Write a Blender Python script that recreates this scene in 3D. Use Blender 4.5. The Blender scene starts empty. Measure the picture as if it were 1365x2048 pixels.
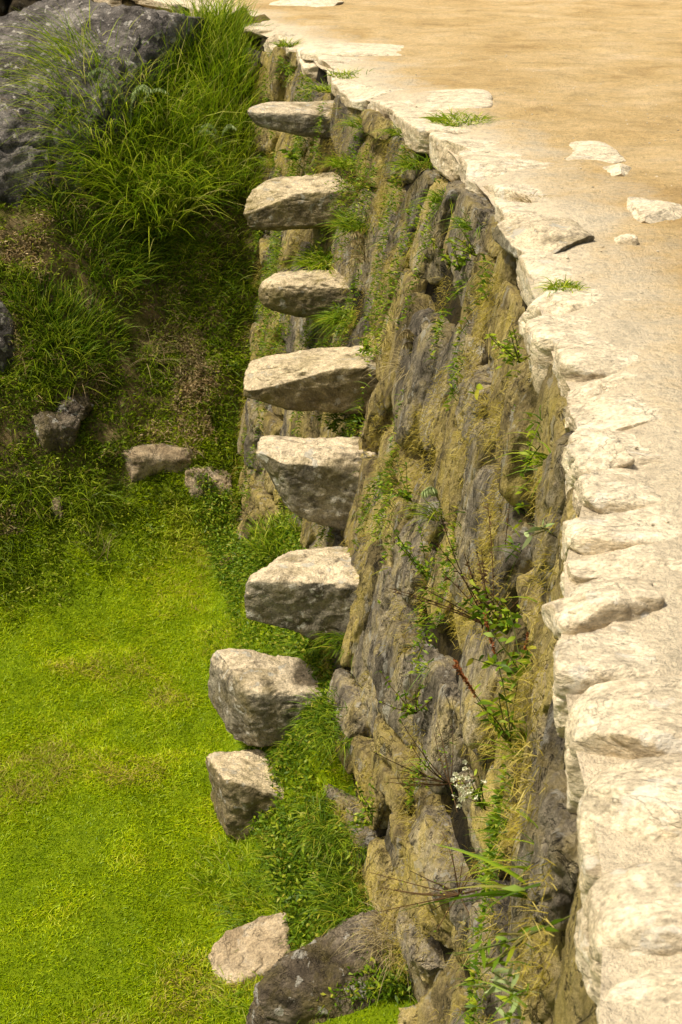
import bpy, bmesh, math, random
import numpy as np
from mathutils import Vector
random.seed(7); RNG=np.random.default_rng(7)
S=bpy.context.scene; COL=S.collection
F=2534.0; PIT=math.radians(27); CP,SP=math.cos(PIT),math.sin(PIT); CAM=np.array([0,0,1.1])
# ------------------------------------------------------------------ noise
def _h(i,j,k,s):
    n=(i*374761393+j*668265263+k*2147483647+s*1274126177)&0xffffffff
    n=((n^(n>>13))*1274126177)&0xffffffff
    n=((n^(n>>16))*2246822519)&0xffffffff
    return ((n^(n>>15))&0xffffff)/float(0xffffff)
def vn(p,s=0):
    p=np.asarray(p,float); f=np.floor(p); r=p-f; i=f.astype(np.int64); r=r*r*(3-2*r)
    o=0
    for a in (0,1):
        for b in (0,1):
            for c in (0,1):
                w=(r[:,0] if a else 1-r[:,0])*(r[:,1] if b else 1-r[:,1])*(r[:,2] if c else 1-r[:,2])
                o=o+w*_h(i[:,0]+a,i[:,1]+b,i[:,2]+c,s)
    return o
def fbm(p,f=1,o=4,s=0,g=.5):
    p=np.asarray(p,float); t=0;a=1;n=0
    for q in range(o):
        t=t+a*vn(p*f+17.3*q,s+q); n+=a; a*=g; f*=2.03
    return t/n-.5
def sst(a,b,x):
    t=np.clip((x-a)/(b-a),0,1); return t*t*(3-2*t)
# ------------------------------------------------------------------ shape of the place
def rd(u,v):
    up=(1024-v)/F
    return np.array([(u-682.5)/F, CP+up*SP, -SP+up*CP])
def P(u,v,Y):
    d=rd(u,v); return CAM+d*(Y/d[1])
EP=[(1175,2048),(1168,1800),(1165,1600),(1145,1450),(1128,1300),(1130,1200),(1138,1100),(1152,1000),(1160,920),(1152,850),(1134,780),
(1100,700),(1078,620),(1055,560),(1033,500),(1020,440),(987,390),(932,340),(902,300),(862,270),(822,240),(752,200),(682,172),(647,130),(592,90),(512,60),(472,42)]
ey=[-2.,.5]; ex=[.2,.24]
for u,v in EP:
    d=rd(u,v); t=-1.1/d[2]; ey.append(d[1]*t); ex.append(d[0]*t)
ey+= [12.3,14,20]; ex+=[-1.5,-2.7,-7]
_yy=np.linspace(-2,20,1101); _xx=np.interp(_yy,ey,ex)
_k=np.ones(9)/9; _xs=np.convolve(np.pad(_xx,4,'edge'),_k,'valid')
def edge(y): return np.interp(y,_yy,_xs)
def bat(y): return np.interp(y,[1,2,3,3.8,4.6,8,10.5],[.02,.04,.07,.16,.27,.25,.2])
def W(y,z): return edge(y)+bat(y)*np.minimum(z,0)
def yb(x): return 7.5+.86*(np.clip(x,-2.8,-.2)+.85)
def zt(x,y):
    x=np.atleast_1d(np.asarray(x,float)); y=np.atleast_1d(np.asarray(y,float))
    s=y-yb(x); w=.30
    sp=w*np.logaddexp(0,s/w)
    z=-2.92+.99*sp
    cap=-.16; z=cap-.15*np.logaddexp(0,(cap-z)/.15)
    bk=sst(-.3,.8,s)*(1-sst(3.0,3.7,s))
    p=np.stack([x,y,np.zeros_like(x)],1)
    n1=fbm(p,1.6,4,3)
    d=x-(edge(y)-.27*2.8)
    z=z+n1*.08+np.maximum(n1,-.01)*.28*bk+fbm(p,5,3,13)*(.03+.18*bk)+.18*bk*sst(-.8,-.1,x-W(y,z))
    z=z+.24*sst(-.35,.5,d)*(1-sst(6.5,7.2,y))+.44*sst(-.38,.15,d)*(1-sst(6.2,7.4,y))*sst(3.9,4.7,y)
    return z
_T=np.arange(1,22,.008)
def hit(u,v):
    d=rd(u,v); p=CAM+d[None]*_T[:,None]
    ins=((p[:,0]>W(p[:,1],p[:,2]))&(p[:,2]<0))|(p[:,2]<zt(p[:,0],p[:,1]))
    i=np.argmax(ins); return p[i]
# ------------------------------------------------------------------ mesh helpers
def mkmesh(name,V,Fq,attrs=None,smooth=True):
    V=np.asarray(V,np.float32); Fq=np.asarray(Fq,np.int32); me=bpy.data.meshes.new(name)
    k=Fq.shape[1]
    me.vertices.add(len(V)); me.vertices.foreach_set('co',V.ravel())
    me.loops.add(Fq.size); me.loops.foreach_set('vertex_index',Fq.ravel())
    me.polygons.add(len(Fq)); me.polygons.foreach_set('loop_start',np.arange(len(Fq),dtype=np.int32)*k)
    me.update(calc_edges=True)
    me.polygons.foreach_set('use_smooth',np.full(len(Fq),smooth))
    if attrs:
        for a,x in attrs.items():
            at=me.attributes.new(a,'FLOAT','POINT'); at.data.foreach_set('value',np.asarray(x,np.float32))
    me.update(); return me
def obj(name,VF,mat,parent=None,label=None,cat=None,group=None,kind=None,attrs=None,origin=None):
    V,Fq=VF[0],VF[1]
    if len(VF)>2: attrs=VF[2]
    V=np.asarray(V,float)
    if origin is None: origin=np.array([V[:,0].mean(),V[:,1].mean(),V[:,2].min()])
    me=mkmesh(name,V-origin,Fq,attrs); me.materials.append(mat)
    o=bpy.data.objects.new(name,me); COL.objects.link(o)
    if parent: o.parent=parent; o.location=Vector(origin)-parent.location
    else: o.location=Vector(origin)
    if label:o['label']=label
    if cat:o['category']=cat
    if group:o['group']=group
    if kind:o['kind']=kind
    return o
def empty(name,loc,label,cat,group=None):
    o=bpy.data.objects.new(name,None); COL.objects.link(o); o.location=Vector([float(a) for a in loc]); o['label']=label;o['category']=cat
    if group:o['group']=group
    o.empty_display_size=.1
    return o
def grid(A,B,fn):
    a,b=np.meshgrid(A,B,indexing='ij'); V=fn(a.ravel(),b.ravel()); n,m=len(A),len(B)
    i=np.arange(n*m).reshape(n,m)
    Fq=np.stack([i[:-1,:-1].ravel(),i[1:,:-1].ravel(),i[1:,1:].ravel(),i[:-1,1:].ravel()],1)
    return V,Fq
_cc={}
def cube(n):
    if n not in _cc:
        bm=bmesh.new(); bmesh.ops.create_cube(bm,size=2); bmesh.ops.subdivide_edges(bm,edges=bm.edges[:],cuts=n,use_grid_fill=True)
        bm.verts.ensure_lookup_table()
        V=np.array([v.co[:] for v in bm.verts]); Fq=np.array([[v.index for v in f.verts] for f in bm.faces]); bm.free(); _cc[n]=(V,Fq)
    return _cc[n]
def rock(C,n=14,k=6,amp=.03,fr=4,fine=.004,chips=5,cmin=.86,seed=0,sc=(1,1,1),crack=1.):
    """C[ix][iy][iz] corners; rounded, chipped, noisy block"""
    r=np.random.default_rng(seed+11); V,Fq=cube(n); sc=np.array(sc)
    q=V/((np.abs(V)**k).sum(1)**(1/k))[:,None]
    for _ in range(chips):
        d=r.normal(size=3); d/=np.linalg.norm(d); c=r.uniform(cmin,cmin+.25)
        dd=q@d; q=q-np.maximum(0,dd-c)[:,None]*d
    w=(q+1)/2; X=0
    for a in (0,1):
        for b in (0,1):
            for c in (0,1):
                ww=(w[:,0] if a else 1-w[:,0])*(w[:,1] if b else 1-w[:,1])*(w[:,2] if c else 1-w[:,2])
                X=X+ww[:,None]*np.asarray(C[a][b][c])[None]
    cen=X.mean(0); d=X-cen; d/=np.linalg.norm(d,axis=1)[:,None]+1e-6
    Xs=X*sc
    b1=fbm(Xs,fr,3,seed)
    # soft terraces give broken ledges
    t=b1*14; tq=(np.floor(t)+sst(.35,.65,t-np.floor(t)))/14
    off=(b1*.5+tq*.5)*2*amp - np.clip(.035-np.abs(fbm(Xs,fr*1.6,3,seed+5)),0,.035)/.035*fine*crack + fbm(Xs,fr*6,4,seed+9,.6)*fine*2.4
    X=X+d*off[:,None]
    return X,Fq
def box8(c,h,R=None,jit=0,seed=0):
    r=np.random.default_rng(seed+5); c=np.asarray(c,float); R=np.eye(3) if R is None else R
    return [[[c+R@(np.array([(2*a-1)*h[0],(2*b-1)*h[1],(2*e-1)*h[2]])*(1+r.uniform(-jit,jit,3))) for e in (0,1)] for b in (0,1)] for a in (0,1)]
def rotz(a): c,s=math.cos(a),math.sin(a); return np.array([[c,-s,0],[s,c,0],[0,0,1]])
def rotx(a): c,s=math.cos(a),math.sin(a); return np.array([[1,0,0],[0,c,-s],[0,s,c]])
def nrm(a): return a/(np.linalg.norm(a,axis=-1,keepdims=True)+1e-9)
def blades(B,D,L,Wd,bend,K=3,prof='grass',rnd=None,rng=RNG,curl=0):
    N=len(B); D=nrm(np.asarray(D,float)); L=np.broadcast_to(L,N).astype(float); Wd=np.broadcast_to(Wd,N); bend=np.broadcast_to(bend,N)
    side=nrm(np.cross(D,rng.normal(size=(N,3)))); hz=D.copy(); hz[:,2]=0
    hz=nrm(hz+rng.normal(size=(N,3))*np.array([.3,.3,0])*.5)
    V=np.zeros((N,K+1,2,3)); T=np.zeros((N,K+1,2))
    for j in range(K+1):
        t=j/K; T[:,j]=t
        c=B+D*(L*t)[:,None]+(hz*.55-np.array([0,0,1.]))*(bend*L*t*t)[:,None]
        w=(1-t)**.6 if prof=='grass' else math.sin(math.pi*(.06+.92*t))
        w=max(w,.06)
        V[:,j,0]=c-side*(Wd*w/2)[:,None]; V[:,j,1]=c+side*(Wd*w/2)[:,None]
    i=np.arange(N*(K+1)*2).reshape(N,K+1,2)
    Fq=np.stack([i[:,:-1,0],i[:,:-1,1],i[:,1:,1],i[:,1:,0]],-1).reshape(-1,4)
    if rnd is None: rnd=rng.random(N)
    R=np.repeat(rnd,(K+1)*2)
    return V.reshape(-1,3),Fq,{'rnd':R,'tt':T.ravel()}
def merge(L):
    Vs=[];Fs=[];A={};o=0
    for x in L:
        Vs.append(x[0]);Fs.append(np.asarray(x[1])+o);o+=len(x[0])
        if len(x)>2:
            for k2,v2 in x[2].items(): A.setdefault(k2,[]).append(v2)
    r=[np.concatenate(Vs),np.concatenate(Fs)]
    if A: r.append({k2:np.concatenate(v2) for k2,v2 in A.items()})
    return r
def tube(pts,r0,r1,m=5):
    pts=np.asarray(pts,float); n=len(pts); t=np.gradient(pts,axis=0); t=nrm(t); a=nrm(np.cross(t,np.array([.3,.8,.5]))); b=np.cross(t,a)
    rr=np.linspace(r0,r1,n)[:,None,None]; an=np.arange(m)*2*math.pi/m
    V=pts[:,None]+rr*(a[:,None]*np.cos(an)[None,:,None]+b[:,None]*np.sin(an)[None,:,None])
    i=np.arange(n*m).reshape(n,m); j=np.roll(i,-1,1)
    Fq=np.stack([i[:-1],j[:-1],j[1:],i[1:]],-1).reshape(-1,4)
    return V.reshape(-1,3),Fq,{'rnd':np.full(n*m,random.random()),'tt':np.repeat(np.linspace(0,1,n),m)}
# ------------------------------------------------------------------ materials
def N(nt,t,ins={},**pr):
    n=nt.nodes.new(t)
    for k,v in pr.items(): setattr(n,k,v)
    for k,v in ins.items():
        if isinstance(v,bpy.types.NodeSocket): nt.links.new(v,n.inputs[k])
        else: n.inputs[k].default_value=v
    return n
def ramp(nt,f,st,interp='LINEAR'):
    n=N(nt,'ShaderNodeValToRGB',{0:f}); e=n.color_ramp.elements; n.color_ramp.interpolation=interp
    while len(e)<len(st): e.new(.5)
    for a,(p,c) in zip(e,st):
        a.position=p; a.color=(c,c,c,1) if not hasattr(c,'__len__') else (*c,1)
    return n.outputs[0]
def mix(nt,f,a,b,bt='MIX'):
    n=N(nt,'ShaderNodeMix',{},data_type='RGBA',blend_type=bt)
    for i,v in ((0,f),(6,a),(7,b)):
        if isinstance(v,bpy.types.NodeSocket): nt.links.new(v,n.inputs[i])
        else: n.inputs[i].default_value=v if i==0 else (*v,1)
    return n.outputs[2]
def noise(nt,vec,sc,det=4,ro=.55,dist=0):
    return N(nt,'ShaderNodeTexNoise',{'Vector':vec,'Scale':sc,'Detail':det,'Roughness':ro,'Distortion':dist}).outputs[0]
def newmat(name):
    m=bpy.data.materials.new(name); m.use_nodes=True; nt=m.node_tree; nt.nodes.clear()
    return m,nt
def outp(nt,sh): o=N(nt,'ShaderNodeOutputMaterial'); nt.links.new(sh,o.inputs[0])
def stone(name,cols,spot=(.45,.43,.36),spotamt=.6,dark=.5,moss=None,mossamt=.5,bump=.6,stretch=(1,1,1),var=.35,up=None,vein=.6,upamt=.75,n1s=4.2,darkc=(.03,.025,.018)):
    m,nt=newmat(name)
    geo=N(nt,'ShaderNodeNewGeometry'); oi=N(nt,'ShaderNodeObjectInfo')
    off=N(nt,'ShaderNodeVectorMath',{0:geo.outputs['Position'],1:stretch},operation='MULTIPLY').outputs[0]
    n1=noise(nt,off,n1s,8,.66,.4)
    c=ramp(nt,n1,[(.30,cols[0]),(.45,cols[1]),(.56,cols[2]),(.70,cols[3])])
    n2=noise(nt,off,22,6,.7)
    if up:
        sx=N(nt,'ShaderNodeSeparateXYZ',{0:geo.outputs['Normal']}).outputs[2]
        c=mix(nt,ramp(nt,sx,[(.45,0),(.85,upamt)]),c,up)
    c=mix(nt,.9,c,ramp(nt,n2,[(.28,.5),(.5,1.0),(.72,1.4)]),'MULTIPLY')
    n6=noise(nt,off,120,3,.7)
    c=mix(nt,.85,c,ramp(nt,n6,[(.3,.55),(.5,1.),(.7,1.4)]),'MULTIPLY')
    if moss:
        n3=noise(nt,off,4.5,6,.7,.6)
        c=mix(nt,ramp(nt,n3,[(.5-.2*mossamt,0),(.72-.2*mossamt,.85)]),c,moss)
    n4=noise(nt,off,9,6,.68,.5)
    c=mix(nt,ramp(nt,n4,[(.55,0),(.67,dark)]),c,darkc)
    n5=noise(nt,off,17,4,.55,.2)
    c=mix(nt,ramp(nt,n5,[(.60,0),(.645,spotamt)]),c,spot)
    # thin dark cracks
    nv=noise(nt,off,5.5,5,.6,.9)
    vd=N(nt,'ShaderNodeMath',{0:nv,1:.5},operation='SUBTRACT').outputs[0]; vd=N(nt,'ShaderNodeMath',{0:vd},operation='ABSOLUTE').outputs[0]
    vr=ramp(nt,vd,[(0,1-vein),(.012,1)])
    c=mix(nt,1,c,vr,'MULTIPLY')
    hs=N(nt,'ShaderNodeHueSaturation',{'Color':c,'Value':N(nt,'ShaderNodeMath',{0:oi.outputs['Random'],1:var,2:1-var/2},operation='MULTIPLY_ADD').outputs[0]})
    b1=N(nt,'ShaderNodeMath',{0:noise(nt,off,9,10,.7,.2),1:noise(nt,off,45,6,.7)},operation='ADD').outputs[0]
    b1=N(nt,'ShaderNodeMath',{0:vr,1:.35,2:b1},operation='MULTIPLY_ADD').outputs[0]
    bp=N(nt,'ShaderNodeBump',{'Height':b1,'Strength':bump,'Distance':.045})
    p=N(nt,'ShaderNodeBsdfPrincipled',{'Base Color':hs.outputs[0],'Roughness':.92,'Normal':bp.outputs[0],'Specular IOR Level':.2})
    outp(nt,p.outputs[0]); return m
def leafm(name,st,tr=.35,root=.45,big=None):
    m,nt=newmat(name)
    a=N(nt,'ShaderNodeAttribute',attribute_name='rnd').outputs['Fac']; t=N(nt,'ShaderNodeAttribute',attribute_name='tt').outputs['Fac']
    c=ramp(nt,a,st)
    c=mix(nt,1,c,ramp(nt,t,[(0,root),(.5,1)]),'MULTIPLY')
    if big:
        g=N(nt,'ShaderNodeNewGeometry').outputs['Position']
        c=mix(nt,ramp(nt,noise(nt,g,big[0],6,.68),[(.40,0),(.60,.9)]),c,mix(nt,1,c,big[1],'MULTIPLY'))
    d=N(nt,'ShaderNodeBsdfDiffuse',{0:c}); tl=N(nt,'ShaderNodeBsdfTranslucent',{0:c}); gl=N(nt,'ShaderNodeBsdfGlossy',{0:(.6,.6,.5,1),1:.45})
    x=N(nt,'ShaderNodeMixShader',{0:tr,1:d.outputs[0],2:tl.outputs[0]}); y=N(nt,'ShaderNodeMixShader',{0:.02,1:x.outputs[0],2:gl.outputs[0]})
    outp(nt,y.outputs[0]); return m
M={}
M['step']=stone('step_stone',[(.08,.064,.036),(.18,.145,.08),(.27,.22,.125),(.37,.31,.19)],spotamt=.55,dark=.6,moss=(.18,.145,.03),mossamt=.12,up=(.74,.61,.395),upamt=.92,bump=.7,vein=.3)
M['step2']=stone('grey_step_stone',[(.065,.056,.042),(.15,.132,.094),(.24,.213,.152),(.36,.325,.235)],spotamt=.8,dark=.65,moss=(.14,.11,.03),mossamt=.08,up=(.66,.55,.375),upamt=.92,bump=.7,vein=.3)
M['face']=stone('facing_stone',[(.09,.068,.03),(.28,.22,.10),(.50,.405,.20),(.72,.61,.37)],spotamt=.5,dark=.85,moss=(.50,.39,.08),mossamt=.4,stretch=(1.2,1.2,.65),var=.6,bump=1,vein=.75,n1s=4.5)
M['facegrey']=stone('facing_stone_grey',[(.06,.05,.038),(.21,.18,.13),(.40,.345,.245),(.64,.56,.41)],spotamt=.65,dark=.85,moss=(.42,.32,.07),mossamt=.2,stretch=(1.2,1.2,.65),var=.6,bump=1,vein=.75,n1s=4.5)
M['core']=stone('wall_earth',[(.005,.004,.003),(.018,.014,.007),(.05,.038,.012),(.12,.09,.025)],spotamt=0,dark=.7,stretch=(1,1,.4),bump=1)
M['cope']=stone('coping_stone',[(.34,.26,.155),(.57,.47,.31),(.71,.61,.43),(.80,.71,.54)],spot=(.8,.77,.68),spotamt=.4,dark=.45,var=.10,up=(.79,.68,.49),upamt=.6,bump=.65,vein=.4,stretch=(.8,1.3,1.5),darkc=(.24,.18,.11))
M['boulder']=stone('dark_boulder',[(.055,.048,.041),(.15,.133,.118),(.26,.235,.205),(.41,.375,.33)],spot=(.62,.58,.51),spotamt=.8,dark=.9,var=.1,bump=1,vein=.5,n1s=4)
M['bould2']=stone('brown_boulder',[(.06,.047,.032),(.15,.12,.082),(.25,.205,.145),(.37,.32,.235)],spot=(.52,.50,.43),spotamt=.8,dark=.75,moss=(.18,.145,.04),mossamt=.25,var=.1,bump=1,vein=.5)
M['pink']=stone('flat_stone',[(.18,.13,.075),(.30,.23,.14),(.40,.315,.20),(.50,.41,.285)],spotamt=.3,dark=.5,var=.1)
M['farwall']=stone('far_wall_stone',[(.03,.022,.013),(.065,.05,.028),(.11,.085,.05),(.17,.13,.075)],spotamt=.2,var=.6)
def sandmat():
    m,nt=newmat('sand'); g=N(nt,'ShaderNodeNewGeometry').outputs['Position']
    st=N(nt,'ShaderNodeVectorMath',{0:g,1:(.9,1.1,1)},operation='MULTIPLY').outputs[0]
    a=N(nt,'ShaderNodeAttribute',attribute_name='tt').outputs['Fac']
    n1=noise(nt,st,1.5,8,.68,.6)
    c=ramp(nt,n1,[(.3,(.50,.335,.14)),(.45,(.62,.445,.21)),(.55,(.68,.505,.26)),(.7,(.73,.57,.34))])
    f=N(nt,'ShaderNodeMath',{0:a,1:noise(nt,g,3,7,.7),2:0},operation='ADD').outputs[0]
    c=mix(nt,ramp(nt,f,[(.7,1),(1.25,0)]),c,(.80,.68,.48))
    c=mix(nt,.8,c,ramp(nt,noise(nt,g,6,7,.75),[(.35,.74),(.5,1),(.7,1.12)]),'MULTIPLY')
    c=mix(nt,.8,c,ramp(nt,noise(nt,g,45,6,.75),[(.3,.60),(.5,1),(.7,1.12)]),'MULTIPLY')
    c=mix(nt,.7,c,ramp(nt,noise(nt,g,260,3,.8),[(.3,.6),(.5,1),(.7,1.15)]),'MULTIPLY')
    b=N(nt,'ShaderNodeMath',{0:noise(nt,g,7,8,.6),1:noise(nt,g,60,5,.75)},operation='ADD').outputs[0]
    bp=N(nt,'ShaderNodeBump',{'Height':b,'Strength':.9,'Distance':.035})
    outp(nt,N(nt,'ShaderNodeBsdfPrincipled',{'Base Color':c,'Roughness':.95,'Normal':bp.outputs[0],'Specular IOR Level':.1}).outputs[0]); return m
M['sand']=sandmat()
def soil():
    m,nt=newmat('soil'); g=N(nt,'ShaderNodeNewGeometry').outputs['Position']; a=N(nt,'ShaderNodeAttribute',attribute_name='tt').outputs['Fac']
    gr=ramp(nt,noise(nt,g,14,6,.7),[(.3,(.08,.13,.004)),(.6,(.18,.25,.006)),(.75,(.24,.28,.01))])
    so=ramp(nt,noise(nt,g,5,8,.7),[(.3,(.04,.05,.008)),(.44,(.10,.09,.025)),(.54,(.21,.155,.07)),(.75,(.34,.26,.14))])
    c=mix(nt,a,gr,so)
    bp=N(nt,'ShaderNodeBump',{'Height':noise(nt,g,20,8,.7),'Strength':.9,'Distance':.04})
    outp(nt,N(nt,'ShaderNodeBsdfPrincipled',{'Base Color':c,'Roughness':1,'Normal':bp.outputs[0],'Specular IOR Level':.05}).outputs[0]); return m
M['soil']=soil()
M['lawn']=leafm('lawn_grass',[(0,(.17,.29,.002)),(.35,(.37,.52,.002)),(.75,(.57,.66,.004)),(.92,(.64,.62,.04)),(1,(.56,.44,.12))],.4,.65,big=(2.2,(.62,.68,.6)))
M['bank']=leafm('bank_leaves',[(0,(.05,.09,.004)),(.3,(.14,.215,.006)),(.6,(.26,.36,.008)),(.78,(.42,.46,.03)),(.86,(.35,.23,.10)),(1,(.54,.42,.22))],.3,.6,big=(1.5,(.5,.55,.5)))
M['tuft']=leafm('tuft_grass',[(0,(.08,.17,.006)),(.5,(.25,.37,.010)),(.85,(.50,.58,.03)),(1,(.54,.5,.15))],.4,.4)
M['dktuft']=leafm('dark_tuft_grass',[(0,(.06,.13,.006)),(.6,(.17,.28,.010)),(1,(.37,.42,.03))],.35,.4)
M['straw']=leafm('straw',[(0,(.28,.21,.08)),(1,(.5,.42,.22))],.3,.7)
M['moss']=leafm('dry_moss',[(0,(.24,.19,.02)),(.5,(.45,.36,.05)),(1,(.64,.53,.16))],.3,.6)
M['weed']=leafm('weed_leaf',[(0,(.05,.11,.006)),(.5,(.14,.24,.010)),(.9,(.32,.39,.02)),(1,(.40,.34,.05))],.35,.65)
M['stem']=leafm('green_stem',[(0,(.08,.10,.02)),(1,(.16,.14,.04))],.1,.8)
M['brown']=leafm('brown_stem',[(0,(.05,.03,.015)),(1,(.12,.07,.03))],.1,.9)
M['red']=leafm('red_spike',[(0,(.20,.06,.025)),(1,(.34,.13,.04))],.2,.9)
M['white']=leafm('white_petal',[(0,(.7,.7,.45)),(1,(.8,.8,.65))],.3,1)
M['pale']=leafm('pale_leaf',[(0,(.26,.36,.12)),(1,(.46,.54,.26))],.3,.9)
# ------------------------------------------------------------------ ground
def gsp(a,b,r,s):
    L=[a]; st=s
    while L[-1]<b: L.append(L[-1]+st); st*=r
    return np.array(L)
Yg=np.concatenate([-gsp(2,220,1.5,.3)[::-1][:-1],np.arange(-2,14,.04),gsp(14,260,1.5,.3)])
og=np.concatenate([np.arange(0,4.5,.04),gsp(4.5,260,1.4,.06)])
def lower(y,o):
    x=edge(y)+.25-o; z=zt(x,y); return np.stack([x,y,z],1)
V,Fq=grid(Yg,og,lower); s=V[:,1]-yb(V[:,0])
obj('lawn_ground',(V,Fq[:,::-1]),M['soil'],kind='structure',attrs={'tt':sst(-.1,.8,s)},origin=np.zeros(3))
def zs(x,y):
    p=np.stack([x,y,0*x],1); return .010+fbm(p,.9,3,21)*.04+fbm(p,5,4,22)*.034
def upper(y,o):
    p=np.stack([y,0*y,0*y],1); o2=o+.01+fbm(p,2.5,3,31)*.05*(1-sst(0,.5,o))
    x=edge(y)+o2; z=zs(x,y)-.035*(1-sst(0,.2,o)); return np.stack([x,y,z],1)
V,Fq=grid(Yg,og,upper)
obj('terrace_sand',(V,Fq),M['sand'],kind='structure',attrs={'tt':np.clip((V[:,0]-edge(V[:,1]))/1.1,0,1)},origin=np.zeros(3))
# ------------------------------------------------------------------ the terrace wall
wall=empty('stone_wall',(.3,5,-2.9),'tall curving dry stone terrace wall with overgrown joints and pale coping','wall')
def corefn(y,h):
    z=-h; p=np.stack([y*1.,0*y,z*.6],1)
    x=W(y,z)+.05+fbm(p,5,4,41)*.07
    x=np.where(h<=.001,x+.6,x); z=np.where(h<=.001,-.05,z-.05)
    return np.stack([x,y,z],1)
V,Fq=grid(np.arange(-1,16,.035),np.concatenate([[0,.0011],np.arange(.035,3.4,.035)]),corefn)
obj('wall_core',(V,Fq),M['core'],wall)
stones=[]; zc=-.07; row=0; rr=random.Random(9)
def wp(y,z,out=0):
    x=float(W(y,z)); dy=.02; tx=(float(W(y+dy,z))-float(W(y-dy,z)))/(2*dy); b=float(bat(y))
    n=np.array([-1,tx,b]); n/=np.linalg.norm(n)
    return np.array([x,y,z])+n*out
while zc>-3.1:
    hh=rr.uniform(.30,.55); y=.7+rr.uniform(0,.3)
    while y<11.5:
        ww=rr.uniform(.18,.46)*(1 if y<7 else 1.2)
        split=rr.random()<.38
        f=rr.uniform(.3,.7)
        cells=[(zc,zc-hh)] if not split else [(zc,zc-hh*f),(zc-hh*f,zc-hh)]
        for (a,b) in cells:
            j=lambda q:rr.uniform(-q,q)
            cy=y+ww/2; cz=(a+b)/2
            wob=.09*math.sin(cy*2.9+row*1.7)
            a2,b2=a+wob,b+wob
            if float(zt(W(cy,cz),cy)[0])>cz+.25: continue
            o1=rr.uniform(-.025,.06)*(1 if cy>3 else .7); g=.0
            C=[[[None,None],[None,None]],[[None,None],[None,None]]]
            for ia in (0,1):
                for ib in (0,1):
                    for ic in (0,1):
                        yy=(y+g if ib==0 else y+ww-g)+j(.03); z2=(b2+g if ic==0 else a2-g)+j(.04)
                        z2=min(z2,-.05)
                        C[ia][ib][ic]=wp(yy,z2,o1+j(.02) if ia==0 else -.16)
            D=np.linalg.norm(wp(cy,cz)-CAM)
            area=ww*abs(a-b)/D**2
            pv=wp(cy,cz)-CAM; fw=pv[1]*CP-pv[2]*SP; upc=pv[1]*SP+pv[2]*CP; vv=1024-upc/fw*F
            if vv>2150: 
                area=0
                if cy<1.0: continue
            nn=32 if D<3.2 else (22 if D<6 else 14)
            stones.append((area,rock(C,nn,rr.choice([6,9,14]),.026,5,.013,6,.90,rr.randrange(9999),(1.2,1.2,.8)),rr.random()))
        y+=ww
    zc-=hh; row+=1
stones.sort(key=lambda s:-s[0])
for a,g,r in stones[:98]: obj('facing_stone',g,M['face'] if r<.58 else M['facegrey'],wall)
obj('facing_stones',merge([g for a,g,r in stones[98:] if r<.58]),M['face'],wall,kind='stuff')
obj('facing_stones',merge([g for a,g,r in stones[98:] if r>=.58]),M['facegrey'],wall,kind='stuff')
# coping
vb=[2150,1915,1712,1512,1352,1232,1150,1085,1000,928,850,790,738,680,625,575,510,455,400,350,305,262,225,190,160,135,112,92,75,60,46,33,20,8]
cy=[]
for v in vb:
    d=rd(0,v); cy.append(-1.1/d[2]*d[1])
cy+=[13.3,14]
for i in range(len(cy)-1):
    a,b=cy[i],cy[i+1]; L=b-a; r=np.random.default_rng(i+50); near=a<1.6
    dep=(.6 if near else r.uniform(.22,.55))*(1+.04*a); th=.26 if near else r.uniform(.12,.2)
    zt0=.034 if near else r.uniform(.008,.018); tilt=r.uniform(.004,.020) if not near else .006
    jj=.02 if near else (.035 if a<3 else .06)
    l0=float(edge(a+.1*L))+r.uniform(-jj,jj*.6); l1=float(edge(b-.1*L))+r.uniform(-jj,jj*.6); sk=r.uniform(-.4,.4)*L*(0 if near else 1)
    ov=.008 if near else .08*L
    C=[[[None,None],[None,None]],[[None,None],[None,None]]]
    for ia in (0,1):
        for ib in (0,1):
            x=(l0 if ib==0 else l1)+(dep if ia else 0); y=(a-ov if ib==0 else b+ov)+(sk if ia else 0)
            zt_=zt0+(tilt if ib==0 else -.004)-(.035 if ia else 0)
            C[ia][ib][1]=np.array([x,y,zt_]); C[ia][ib][0]=np.array([x+(.02 if ia==0 else 0),y,zt_-th])
    obj('coping_stone',rock(C,56 if a<3 else 32,4.2 if near else 9,.020 if near else .016,6 if near else 7,.006 if a<4 else .007,7,.9,i+300,(.8,1.2,1.3),1.0),M['cope'],wall)
# ------------------------------------------------------------------ steps
steps=[
 ((490,220),(660,224),(508,256),(655,300),(520,203),(665,196),.38,'step2','topmost stone step, tapered grey slab jutting out just below the terrace edge'),
 ((470,396),(680,376),(500,476),(685,468),(550,350),(690,335),.40,'step','second stone step from the top, beige block with grass tuft at its root'),
 ((508,562),(680,562),(520,632),(690,660),(545,534),(690,538),.36,'step','third stone step from the top, short rounded loaf shaped stone'),
 ((494,748),(750,732),(490,822),(750,834),(518,702),(755,692),.38,'step','fourth stone step from the top, longest flat slab with a straight front edge'),
 ((510,908),(740,928),(585,1030),(700,1110),(520,868),(735,880),.40,'step2','fifth stone step from the top, thick grey wedge tapering downward to the wall'),
 ((490,1150),(710,1185),(486,1280),(705,1320),(575,1098),(700,1088),.42,'step2','sixth stone step from the top, tall block with peaked back edge and lichen'),
 ((492,1385),(648,1395),(474,1492),(648,1505),(420,1285),(585,1318),.38,'step2','seventh stone step from the top, angular block turned to show its lichened left end'),
 ((446,1552),(618,1635),(462,1665),(618,1700),(412,1505),(545,1502),.34,'step','lowest stone step, slanting block half sunk in grass at the foot of the wall'),
]
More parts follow.
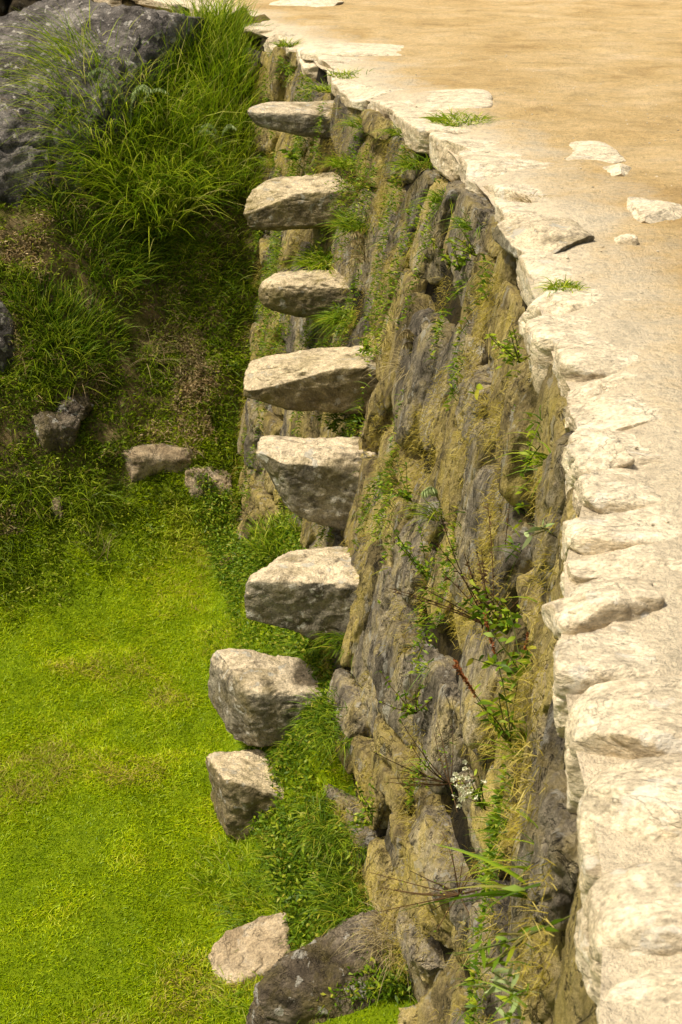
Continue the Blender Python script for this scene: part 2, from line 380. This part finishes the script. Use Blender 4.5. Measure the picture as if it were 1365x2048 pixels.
for i,(tl,tr,bl,br,btl,btr,dy,mt,lab) in enumerate(steps):
    um,vm=(tr[0]+br[0])/2,(tr[1]+br[1])/2
    d_=rd(um,vm); p_=CAM+d_[None]*_T[:,None]; Y=p_[np.argmax(p_[:,0]>W(p_[:,1],p_[:,2]))][1]
    C=[[[None,None],[None,None]],[[None,None],[None,None]]]
    ftl,ftr,fbl,fbr=P(*tl,Y),P(*tr,Y),P(*bl,Y),P(*br,Y)
    bk1=P(*btl,Y+dy); bk2=P(*btr,Y+dy)
    ins=np.array([.22 if i<6 else .10,0.03,0])
    C[0][0][1]=ftl;C[1][0][1]=ftr+ins;C[0][0][0]=fbl;C[1][0][0]=fbr+ins
    C[0][1][1]=bk1;C[1][1][1]=bk2+ins
    C[0][1][0]=bk1+(fbl-ftl)*.9;C[1][1][0]=bk2+(fbr-ftr)+ins
    if i>=6:
        for b in (0,1): 
            for a in (0,1): C[a][b][0]=C[a][b][0]-np.array([0,0,.05 if i==7 else .03])
    k=[4.5,8,3.4,12,7,7,7,9][i]
    cen=sum(C[a][b][c] for a in (0,1) for b in (0,1) for c in (0,1))/8
    for a in (0,1):
        for b in (0,1):
            for c in (0,1): C[a][b][c]=cen+(C[a][b][c]-cen)*1.05
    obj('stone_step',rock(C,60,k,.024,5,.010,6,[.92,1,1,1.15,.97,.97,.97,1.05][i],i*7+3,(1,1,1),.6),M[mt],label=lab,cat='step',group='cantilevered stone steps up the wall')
# ------------------------------------------------------------------ boulders and loose stones
def rpx(name,f,m,lab,cat='rock',**kw):
    C=[[[None,None],[None,None]],[[None,None],[None,None]]]
    for (a,b,c),(u,v,Y) in f.items(): C[a][b][c]=P(u,v,Y)
    return obj(name,rock(C,**kw),M[m],label=lab,cat=cat)
rpx('boulder',{(0,0,0):(-520,1180,7.0),(1,0,0):(20,760,7.8),(0,0,1):(-470,360,7.6),(1,0,1):(200,240,8.9),(0,1,0):(-450,500,10),(1,1,0):(400,330,10.7),(0,1,1):(-400,140,9.7),(1,1,1):(500,-180,10.7)},'boulder','huge dark lichen speckled boulder in the upper left, at the top of the bank','boulder',n=120,k=7,amp=.08,fr=1.7,fine=.035,chips=6,cmin=1.05,seed=77)
obj('boulder',rock(box8(hit(10,720)+np.array([-.25,.12,-.02]),(.33,.3,.42),rotz(.3),.15,3),30,3.5,.06,3,.015,5,.8,78),M['boulder'],label='pale purple grey boulder on the bank, cut by the left border below the huge boulder',cat='boulder')
Y0=hit(620,2047)[1]; Y1=hit(490,1975)[1]
rpx('boulder',{(0,0,0):(450,2140,Y0-.05),(1,0,0):(900,2200,Y0-.1),(0,0,1):(470,2000,Y0+.0),(1,0,1):(890,1960,Y0+.05),(0,1,0):(600,2000,Y0+.5),(1,1,0):(890,1950,Y0+.6),(0,1,1):(630,1815,Y0+.33),(1,1,1):(850,1760,Y0+.42)},'bould2','dark brown boulder with white lichen spots at the foot of the wall',n=60,k=6,amp=.035,fr=4,fine=.016,chips=7,cmin=.95,seed=5)
rpx('flat_stone',{(0,0,0):(425,2030,Y1-.02),(1,0,0):(590,2010,Y1-.02),(0,0,1):(425,1985,Y1),(1,0,1):(585,1905,Y1+.05),(0,1,0):(425,1930,Y1+.3),(1,1,0):(570,1900,Y1+.35),(0,1,1):(410,1870,Y1+.22),(1,1,1):(578,1810,Y1+.3)},'pink','flat pinkish beige stone lying in the lawn beside the brown boulder',n=34,k=8,amp=.022,fr=5,fine=.012,chips=4,cmin=1.0,seed=6)
def loose(u,v,w,h,m,lab,seed,dz=0,name='rock',flat=1,group=None,k=5,sink=0):
    p=hit(u,v+h*.2); D=np.linalg.norm(p-CAM); sw=w/2/F*D; sh=h/2/F*D
    return obj(name,rock(box8(p+np.array([0,.02+sink,dz-sh*.35]),(sw*1.1,sw*.9,sh*1.15*flat),rotz(seed*.7)@rotx(.1),.22,seed),28,k,sw*.25,1.2/sw,.012,6,.75,seed),M[m],label=lab,cat='rock',group=group)
loose(98,868,90,130,'bould2','upright grey rock poking from the bank above the bare soil patch',1,sink=.12)
loose(138,800,90,30,'bould2','small flat reddish brown stone on top of the grey bank rock',2,sink=.04)
loose(262,915,170,90,'pink','dusty beige rock half buried in the middle of the bank',3,sink=.26,dz=-.03)
loose(105,1020,40,66,'pink','small pale pointed stone on the lower left of the bank',4,sink=.03)
loose(415,960,90,90,'pink','brown rock in the bank left of the fifth step',5,sink=.06)
loose(465,1125,40,50,'face','small stone in grass left of the sixth step',6)
loose(515,1015,60,110,'face','rounded grey stone leaning on the wall base below the fifth step',7)
loose(530,835,75,110,'facegrey','rounded grey stone under the fourth step',8)
loose(845,2030,70,60,'face','small stone at the wall foot right of the brown boulder',9)
def slab(u,v,w,h,lab,seed,name='flat_stone',m='cope',zz=.012):
    d=rd(u,v); t=-1.1/d[2]; p=CAM+d*t; D=t; sx=w/2/F*D; sy=h/2/F*D/(-d[2]/math.hypot(d[1],d[2]))
    z=float(zs(np.array([p[0]]),np.array([p[1]]))[0])
    return obj(name,rock(box8((p[0],p[1],z-.034+zz),(sx*1.1,sy*1.1,.045),rotz((seed%5-2)*.12),.18,seed),26,5,.014,6,.006,7,.72,seed+40),M[m],label=lab,cat='stone')
slab(1305,430,150,52,'white smooth stone lying flush in the sand near the right border',1)
slab(1175,303,120,40,'low pale stone showing through the sand above the white smooth stone',2,zz=.003)
slab(1240,345,50,18,'tiny pale stone in the sand between two larger flat ones',3)
slab(1095,478,135,55,'grey brown block stone at the terrace edge, nearest to the curved dry stalk',4,zz=.02,m='step2')
slab(1245,490,48,14,'thin sliver of stone in sand below the white smooth stone',5)
slab(720,98,230,26,'long pale slab at the far terrace edge above the topmost step',6,zz=.006)
slab(880,205,190,34,'broad white slab beside the grass clump on the terrace edge',7,zz=.006)
slab(1200,905,120,60,'sandy block stone with shadowed front along the middle of the terrace edge',8,zz=.02)
slab(1220,1200,200,60,'long thin ledge stone crossing the terrace edge above the big rounded coping',9,zz=.012)
slab(610,12,120,10,'farthest flat stone at the top of the photo beyond the curve',10,zz=.03)
# pebbles
pb=[]; r=np.random.default_rng(3)
for i in range(320):
    y=r.uniform(1,9)**1.0; x=float(edge(y))+r.uniform(.12,1.8); z=float(zs(np.array([x]),np.array([y]))[0]); sz=r.uniform(.002,.006)
    pb.append(rock(box8((x,y,z+sz*.3),(sz,sz*.8,sz*.6),rotz(i),.3,i),1,3,0,3,0,0,.9,i))
obj('pebbles',merge(pb),M['cope'],kind='stuff',label='small pebbles scattered on the sand terrace',cat='pebbles')
# far wall
fw=empty('far_stone_wall',(-4.2,12.0,-.6),'dark shaded dry stone wall behind the huge boulder in the top left corner','wall')
q=0
for rw in range(6):
    x=-6.2+.15*rw
    while x<-2.35:
        w_=random.uniform(.22,.42); q+=1
        obj('facing_stone',rock(box8((x+w_/2,12.0,-.5+rw*.24),(w_/2*.97,.2,.118),None,.08,q),12,5,.03,4,.008,5,.85,q+600),M['farwall'],fw); x+=w_
obj('wall_core',rock(box8((-4.3,12.15,.1),(1.9,.14,.75)),6,8,.02),M['core'],fw)
# ------------------------------------------------------------------ grass and ground cover
def up_dirs(n,spread,rng=RNG):
    a=rng.uniform(0,2*math.pi,n); s=rng.uniform(0,1,n)**.7*spread
    return np.stack([np.cos(a)*s,np.sin(a)*s,np.ones(n)],1)
n=460000; x=RNG.uniform(-3.2,.7,n); y=RNG.uniform(3.0,9.0,n); z=zt(x,y); s=y-yb(x)
keep=(x<W(y,z)+.05)&(RNG.random(n)<1-sst(-.3,1.0,s+.8*fbm(np.stack([x,y,0*x],1),2,3,8)))
x,y,z,s=x[keep],y[keep],z[keep],s[keep]; p=np.stack([x,y,z],1); cl=fbm(p*np.array([1,1,0]),3.2,4,55); cl2=fbm(p*np.array([1,1,0]),14,2,56)
L=.015+.020*RNG.random(len(x))+.07*np.clip(cl,-.2,.4)+.02*cl2+.02*sst(-.3,.6,s); L=np.clip(L,.010,.08)
d=up_dirs(len(x),1.1); d[:,0]+=cl2*1.6; d[:,1]+=fbm(p*np.array([1,1,0]),9,2,57)*1.6-.1
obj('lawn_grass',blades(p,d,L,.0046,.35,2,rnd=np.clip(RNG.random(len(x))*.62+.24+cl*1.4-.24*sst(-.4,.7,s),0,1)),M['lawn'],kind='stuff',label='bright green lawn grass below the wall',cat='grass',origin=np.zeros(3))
n=430000; x=RNG.uniform(-3.6,-.2,n); y=RNG.uniform(5.6,11.4,n); s=y-yb(x); z=zt(x,y); p=np.stack([x,y,z],1)
c1=fbm(p,2.2,4,61); c2=fbm(p,9,3,62); c3=fbm(p,1.7,3,66); c4=fbm(p,3.1,3,68)
keep=(x<W(y,z)+.05)&(s>-.4+.8*RNG.random(n))&(RNG.random(n)<np.clip(.82+c1*3.4+c2*2,.05,1)); x,y,z,s,c1,c2,c3,c4,p=[q_[keep] for q_ in (x,y,z,s,c1,c2,c3,c4,p)]
n=len(x); d=RNG.normal(size=(n,3)); d[:,2]=np.abs(d[:,2])+.4; d[:,1]-=.4
p=p+np.stack([0*x,0*x,np.clip(c2+.3,0,1)*RNG.random(n)*.10],1)
h=int(n*.6); LL=(.025+.055*RNG.random(n-h))*(1+2.0*sst(.06,.24,c3[h:]))
rv=np.clip(RNG.random(n)*.7+c1*.9+c2*.9+.13,0,1); rv=np.where(s<.3,np.clip(rv,.05,.8),rv+.5*sst(.03,.15,c4)); rv=np.clip(rv,0,1)
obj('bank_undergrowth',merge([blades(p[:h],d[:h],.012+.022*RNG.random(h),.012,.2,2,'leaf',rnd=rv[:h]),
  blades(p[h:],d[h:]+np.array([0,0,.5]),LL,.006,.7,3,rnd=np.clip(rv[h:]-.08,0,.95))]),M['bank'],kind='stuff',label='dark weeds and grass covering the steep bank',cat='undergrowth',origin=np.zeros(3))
# weeds along the foot of the wall
n=110000; y=RNG.uniform(3.4,7.6,n); zz=-2.5; x=W(y,np.full(n,-2.4))-.38+RNG.random(n)**.8*.54; z=zt(x,y)
c1=fbm(np.stack([x,y,0*x],1),4,3,91); keep=(x<W(y,z)+.03)&(RNG.random(n)<np.clip(.75+2.6*c1,0,1)); x,y,z,c1=x[keep],y[keep],z[keep],c1[keep]; n=len(x); p=np.stack([x,y,z+.04*RNG.random(n)],1); h=n//3
d=up_dirs(n,1.0); d[:,0]-=.25; d[:,1]-=.15
obj('foot_weeds',merge([blades(p[:h],d[:h],(.03+.09*RNG.random(h))*(.8+1.5*np.clip(c1[:h],0,.5)),.005,.6,4),blades(p[h:]+RNG.random((n-h,1))*np.array([[0,0,.08]]),d[h:]+RNG.normal(size=(n-h,3)),.014+.020*RNG.random(n-h),.011,.3,2,'leaf')]),M['weed'],kind='stuff',label='mixed weeds and long grass along the foot of the wall',cat='weeds',origin=np.zeros(3))
# dry moss hair on the wall and joint weeds
def wallpts(n,lo=1.2,hi=10.5,rng=RNG,out=.045):
    y=rng.uniform(lo,hi,n); z=-rng.uniform(.08,2.9,n); x=W(y,z)-out; return x,y,z
x,y,z=wallpts(260000); p=np.stack([x,y,z],1); c1=fbm(p*np.array([1,1.6,1.0]),4.6,4,71)
keep=(c1>.09+.03*(1-sst(2.6,3.6,y)))&(z>zt(x,y)-.02); p=p[keep]; n=len(p); x=p[:,0]
d=np.stack([-RNG.uniform(.2,1,n),RNG.normal(size=n)*.6,RNG.normal(size=n)*.8+.1],1)
obj('dry_moss',blades(p+np.stack([.04*RNG.random(n)-.01,0*x,0*x],1),d,.010+.028*RNG.random(n),.0018,.4,2),M['moss'],kind='stuff',label='golden dry moss and fine hair grass in the wall joints',cat='moss',origin=np.zeros(3))
x,y,z=wallpts(90000); p=np.stack([x,y,z],1); c1=fbm(p*np.array([1,1.3,.6]),3.8,4,81)
keep=(c1>.11+.07*(1-sst(3,4.2,y))-.03*sst(4.5,6,y))&(z>zt(x,y)-.02); p=p[keep]; n=len(p)
d=np.stack([-RNG.uniform(.2,1,n),RNG.normal(size=n)*.5,RNG.normal(size=n)*.5+.6],1)
h=int(n*.65)
obj('joint_weeds',merge([blades(p[:h]-np.array([.02,0,0]),d[:h],.010+.018*RNG.random(h),.009,.3,2,'leaf'),blades(p[h:],d[h:],.03+.06*RNG.random(n-h),.004,.6,3)]),M['weed'],kind='stuff',label='small green weeds sprouting along the wall joints',cat='weeds',origin=np.zeros(3))
# individual tufts
def tuft(u,v,n,L,sp,mat,lab,wd=.005,bend=.5,r=.06,lean=(0,0,0),seeds=0,group=None,K=5):
    b=hit(u,v); rng=np.random.default_rng(int(u*3+v)); a=rng.uniform(0,6.28,n); q=r*np.sqrt(rng.random(n))
    B=b+np.stack([np.cos(a)*q,np.sin(a)*q,-.01+0*a],1)
    if b[2]<-.05 and b[0]<W(b[1],b[2])-.08: B[:,2]=zt(B[:,0],B[:,1])-.01
    d=up_dirs(n,sp,rng)+np.stack([np.cos(a),np.sin(a),0*a],1)*(q/r*sp*.5)[:,None]+np.array(lean)
    parts=[blades(B,d,L*rng.uniform(.45,1.05,n),wd,bend*rng.uniform(.5,1.4,n),K,rng=rng)]
    if not seeds:
        return obj('grass_tuft',parts[0],M[mat],label=lab,cat='grass',group=group)
    e=empty('grass_tuft',b,lab,'grass',group); obj('blades',parts[0],M[mat],e); 
    for s_ in range(seeds):
        th=rng.uniform(-.4,.4); lx=-.25 if rng.random()<.6 else .25
        T=np.linspace(0,1,9); LL=L*rng.uniform(.95,1.35)
        st=b+np.stack([lx*LL*T**2.2+th*.2*LL*T, th*LL*T*.4-.1*T, LL*(T-.42*T**3.5)],1)
        k=90; ii=rng.uniform(.55,1,k); pp=np.stack([np.interp(ii,T,st[:,c]) for c in range(3)],1)
        sd=blades(pp,np.stack([rng.normal(size=k)*.5,rng.normal(size=k)*.5,-np.ones(k)],1),.026,.006,.1,2,'leaf',rng=rng)
        obj('seed_head',merge([tube(st,.0022,.001),sd]),M['pale'] if mat!='straw' else M['straw'],e)
    return e
tuft(270,320,3800,.80,.6,'tuft','tallest fountain of long green grass on the upper bank with nodding seed heads',.008,.5,.46,(-.15,-.3,.1),5)
tuft(425,140,2600,.48,.5,'tuft','bright green grass clump on the crest of the bank beside the far coping',.008,.35,.45,(0,-.1,0))
tuft(445,340,1100,.5,.4,'tuft','slender grass with pale drooping seed heads left of the topmost step',.007,.5,.25,(0,-.2,0),4)
tuft(200,430,1700,.40,.7,'dktuft','dark grass clump below the tallest fountain of grass',.007,.5,.36)
tuft(110,660,1000,.28,.5,'dktuft','dark spiky grass clump near the left border of the bank',.007,.4,.24)
tuft(190,650,600,.24,.6,'dktuft','smaller dark spiky clump right of the one by the left border',.007,.5,.18)
tuft(320,520,800,.2,.7,'dktuft','low grass clump in the middle of the bank left of the third step',.006,.6,.28)
tuft(410,580,700,.2,.7,'dktuft','low grass clump on the bank just left of the third step tip',.006,.6,.24)
tuft(420,460,900,.22,.7,'tuft','light grass clump on the bank left of the second step',.006,.6,.28)
tuft(440,760,500,.16,.8,'dktuft','low weeds on the bank left of the fourth step',.006,.6,.22)
tuft(300,720,90,.34,1.6,'straw','spray of dead straw coloured grass on the middle of the bank',.004,.5,.05)
tuft(190,1110,40,.3,.9,'straw','few dry stalks standing at the foot of the bank',.003,.3,.08)
tuft(545,330,120,.14,.8,'tuft','small light green grass tuft under the topmost step',.005,.5,.08)
tuft(650,530,420,.24,.75,'tuft','lush grass tuft between the second and third steps at the wall',.007,.6,.09,(-.25,-.2,0))
tuft(690,640,260,.2,.8,'dktuft','grass tuft hanging from the root of the third step',.006,.8,.07,(-.3,-.2,0))
tuft(720,455,300,.2,.8,'weed','bushy grass tuft on the wall right of the second step',.006,.6,.09,(-.2,-.1,0))
tuft(700,330,220,.17,.8,'tuft','bright grass tuft on the wall between the first and second steps',.006,.6,.09,(-.3,-.1,0))
tuft(840,330,180,.15,.9,'weed','fern like tuft under the coping beneath the edge grass clump',.006,.7,.08,(-.3,-.1,0))
tuft(960,450,140,.13,.9,'weed','fern like tuft in the joint left of the grey brown block stone',.005,.7,.07,(-.3,-.1,0))
tuft(700,830,200,.13,1.0,'dktuft','dark grass fringe under the fourth step',.005,.8,.1,(-.3,-.2,0))
tuft(590,1075,900,.15,.7,'tuft','green grass patch under the tip of the fifth step',.006,.4,.26)
tuft(470,1250,600,.10,.8,'tuft','bright grass fringe in the lawn left of the sixth step',.005,.4,.2)
tuft(590,1330,500,.14,1.0,'dktuft','dark spreading grass between the sixth and seventh steps',.005,.7,.16,(-.2,-.2,0))
tuft(700,1270,420,.15,.9,'weed','grass tuft at the root of the sixth step',.005,.7,.12,(-.45,-.3,0))
tuft(690,1440,900,.13,.9,'weed','leafy grass mass at the root of the seventh step',.005,.7,.18,(-.2,-.3,0))
tuft(700,1640,1100,.13,.9,'weed','wide grass mass right of the lowest step',.005,.7,.2,(0,-.3,0))
tuft(580,1800,1500,.14,.8,'dktuft','deep green long grass clump in front of the lowest step',.005,.6,.26,(0,-.1,0))
tuft(740,1790,1100,.16,.9,'weed','grass clump at the wall foot above the brown boulder',.005,.6,.2,(-.2,-.1,0))
tuft(800,1870,400,.13,1.0,'straw','brownish dry grass on the right shoulder of the brown boulder',.003,.8,.13,(-.1,-.2,0))
tuft(480,1740,900,.11,.8,'tuft','short grass fringe below the lowest step',.005,.4,.22)
tuft(370,1950,400,.08,.9,'tuft','low lawn tuft left of the flat pinkish stone',.005,.4,.16)
tuft(490,2000,600,.10,.9,'tuft','short grass in front of the flat pinkish stone',.005,.5,.14)
tuft(920,245,520,.13,1.2,'tuft','dense low grass clump growing over the far terrace edge',.006,.7,.13,(-.2,0,.3))
tuft(700,150,160,.09,1.2,'tuft','small grass cushion on the far coping above the topmost step',.006,.6,.12)
tuft(1128,575,160,.08,1.1,'tuft','tiny grass cushion on the coping by the grey gap',.004,.7,.05,(0,0,.2))
tuft(1072,402,120,.08,1.2,'straw','tiny dry grass cushion on the terrace edge with one curved stalk',.004,.7,.05,(0,0,.2))
tuft(575,90,120,.12,.9,'tuft','tiny tuft on the far coping where the wall curves away',.006,.6,.07)
tuft(655,180,120,.13,.9,'tuft','tiny tuft at the wall top right of the topmost step',.006,.6,.06)
tuft(900,400,140,.14,.9,'weed','small tuft hanging under the coping below the edge grass clump',.005,.8,.07,(-.3,-.1,0))
tuft(740,250,160,.16,.9,'weed','small tuft in the upper wall right of the topmost step',.005,.8,.1,(-.3,-.1,0))
tuft(810,265,100,.14,.9,'weed','narrow tuft under the coping left of the edge grass clump',.005,.8,.07,(-.3,-.1,0))
tuft(830,740,60,.26,.6,'straw','thin grass with yellow nodding seed heads on the middle of the wall',.004,.7,.06,(-.4,-.3,0),3)
tuft(730,520,40,.22,.6,'straw','thin grass with one arching yellow seed head near the third step',.004,.7,.04,(-.3,-.3,0),2)
tuft(880,1030,60,.2,.6,'tuft','thin grass with a yellow green plume on the wall level with the fifth step',.004,.6,.04,(-.4,-.3,0),2)
tuft(1100,920,40,.12,.9,'tuft','broad yellow green blades under the coping in the middle of the edge',.006,.7,.03,(-.6,-.3,0))
tuft(1080,1780,8,.20,1.1,'tuft','few long broad blades reaching left from the lower near wall',.006,.35,.02,(-2.2,.1,.3))
tuft(1060,1500,50,.16,.7,'tuft','upright grass blades around the red spikes on the near wall',.004,.4,.05,(-.4,-.1,.2))
tuft(1095,1720,30,.12,.8,'dktuft','dark grass blades on the near wall below the rounded coping',.004,.5,.04,(-.4,-.1,0))
# leafy plants
def plant(u,v,h,ns,nl,ls,lab,leaf='weed',stem='stem',lean=(-.35,-.2,1),sp=.5,cat='plant',name='leafy_plant',group=None,spikes=0,flowers=0,wr=.4):
    b=hit(u,v)
    if b[2]<-.06 and b[0]>W(b[1],b[2])-.05: b=b+np.array([-.05,-.02,0])
    rng=np.random.default_rng(int(u*5+v*2)); e=empty(name,b,lab,cat,group); st=[];lf=[];tips=[]
    for s_ in range(ns):
        d=nrm(np.array(lean)+rng.normal(size=3)*sp*np.array([1,1,.4])); H=h*rng.uniform(.6,1); T=np.linspace(0,1,7)
        c=b+d*(H*T)[:,None]+rng.normal(size=3)*.15*H*(T**2)[:,None]; st.append(tube(c,.0022,.0010)); tips.append((c[-1],nrm(c[-1]-c[-2]),c))
        k=max(1,nl//ns); ii=rng.uniform(.12,1,k); pp=np.stack([np.interp(ii,T,c[:,q_]) for q_ in range(3)],1)
        dd=rng.normal(size=(k,3)); dd[:,2]=dd[:,2]*.5+.35
        lf.append(blades(pp,dd,ls*rng.uniform(.6,1.1,k),ls*wr,.3,4,'leaf',rng=rng))
    obj('stem',merge(st),M[stem],e)
    if nl: obj('foliage',merge(lf),M[leaf],e)
    for s_ in range(spikes):
        c,d,_=tips[s_%ns]; k=160; t=rng.random(k); B=c+d*(t*.11-.02)[:,None]; 
        dd=rng.normal(size=(k,3))+d*1.0
        obj('flower_spike',blades(B,dd,.007,.004,0,2,'leaf',rng=rng),M['red'],e)
    for s_ in range(flowers):
        c=tips[s_%ns][0]+rng.normal(size=3)*.018+np.array([-.02,-.02,0]); k=5; a=np.arange(k)*6.283/k
        dd=np.stack([np.cos(a),-.5+0*a,np.sin(a)],1)
        obj('flower',blades(np.repeat(c[None],k,0),dd,.010,.009,0,2,'leaf',rng=rng),M['white'],e)
    return e
plant(1060,1480,.26,6,60,.035,'tall weed with rust red flower spikes on the near wall',spikes=4,wr=.25,name='red_spike_plant',lean=(-.3,-.1,1),sp=.2)
plant(1005,1610,.15,8,50,.022,'small weed with a cluster of white flowers on the near wall',flowers=26,name='white_flower_plant',lean=(-.4,-.2,1),sp=.22)
plant(1020,1250,.32,16,300,.016,'dried brown weed with dark seed clusters standing off the middle of the near wall',leaf='brown',stem='brown',name='dried_weed',lean=(-.4,-.1,1),sp=.5)
plant(1050,1260,.24,9,170,.024,'dark leafy weed right of the dried brown weed',leaf='weed',lean=(-.3,-.2,1))
plant(1085,1340,.14,6,70,.032,'bright green leafy weed directly under the rounded coping stone',lean=(-.4,-.2,.6))
plant(880,1150,.24,8,140,.022,'slender weed on the wall left of the dried brown weed',lean=(-.4,-.2,.8))
plant(850,1000,.2,7,120,.022,'weed on the wall right of the fifth step',lean=(-.4,-.2,.8))
plant(860,1420,.22,8,110,.022,'thin weed on the wall right of the seventh step',lean=(-.5,-.2,.6),stem='brown')
plant(985,790,.05,2,4,.045,'single broad green leaf sprout on the dry mossy part of the wall',wr=.5)
plant(1075,720,.16,6,110,.018,'yellow green small leaved weed under the upper coping',leaf='tuft',lean=(-.3,-.2,.7))
plant(945,540,.2,7,130,.024,'weed below the coping level with the third step',lean=(-.4,-.2,.7))
plant(980,510,.16,5,60,.03,'spiky leaved weed just under the coping notch',lean=(-.4,-.2,.7),wr=.2)
plant(1140,1050,.06,3,14,.035,'pale silvery leaved sprout on the coping lip above the long ledge stone',leaf='pale',lean=(-.6,-.3,.3),wr=.3)
plant(1110,1960,.07,4,20,.04,'pale long leaved sprout at the bottom of the near wall',leaf='pale',lean=(-.8,-.2,0),wr=.22)
plant(1120,1850,.12,5,30,.028,'dark narrow leaved weed hanging below the rounded coping near the bottom',leaf='weed',lean=(-.5,-.2,-.2),wr=.25)
plant(760,700,.1,4,40,.03,'dark leafy sprout at the root of the fourth step',lean=(-.4,-.2,.6))
plant(610,320,.14,4,30,.05,'broad leaved sprout under the root of the topmost step',lean=(-.4,-.2,.6))
plant(950,1780,.26,18,70,.012,'tangle of dry twigs and tiny leaves on the lower near wall',stem='brown',lean=(-.4,-.2,.4),sp=.8)
plant(930,1560,.26,16,90,.013,'tangle of dry twigs left of the white flowers',stem='brown',lean=(-.5,-.2,.6),sp=.8)
plant(690,850,.12,5,60,.03,'dark leafy weed in the shade under the fourth step',lean=(-.5,-.3,.3))
plant(660,1240,.16,6,120,.022,'leafy weed growing over the front of the sixth step',lean=(-.6,-.3,.5))
plant(770,1640,.22,8,180,.022,'leafy weed patch on the wall foot right of the lowest step',lean=(-.6,-.3,.6))
# ------------------------------------------------------------------ light, world, camera
w=bpy.data.worlds.new('World'); S.world=w; w.use_nodes=True; nt=w.node_tree
sky=nt.nodes.new('ShaderNodeTexSky'); sky.sky_type='NISHITA'; sky.sun_disc=False
el,az=math.radians(62),math.radians(-100)
sky.sun_elevation=el; sky.sun_rotation=az; sky.dust_density=5; sky.ozone_density=.5
bg=nt.nodes['Background']
tint=mix(nt,1,sky.outputs[0],(1,.92,.76),'MULTIPLY'); nt.links.new(tint,bg.inputs[0]); bg.inputs[1].default_value=.15
s_=Vector((math.cos(el)*math.sin(az),math.cos(el)*math.cos(az),math.sin(el)))
ld=bpy.data.lights.new('sun','SUN'); ld.energy=5.0; ld.angle=math.radians(6); ld.color=(1,.93,.80)
lo=bpy.data.objects.new('sun',ld); COL.objects.link(lo); lo.rotation_euler=(-s_).to_track_quat('-Z','Y').to_euler()
cd=bpy.data.cameras.new('camera'); co=bpy.data.objects.new('camera',cd); COL.objects.link(co)
co.location=(0,0,1.1); co.rotation_euler=(math.radians(63),0,0); cd.sensor_fit='VERTICAL'; cd.sensor_height=24; cd.lens=24*F/2048; cd.clip_end=1000; cd.clip_start=.05
cd.dof.use_dof=True; cd.dof.focus_distance=4.5; cd.dof.aperture_fstop=11
S.camera=co
S.view_settings.view_transform='Standard'; S.view_settings.look='None'; S.view_settings.exposure=0
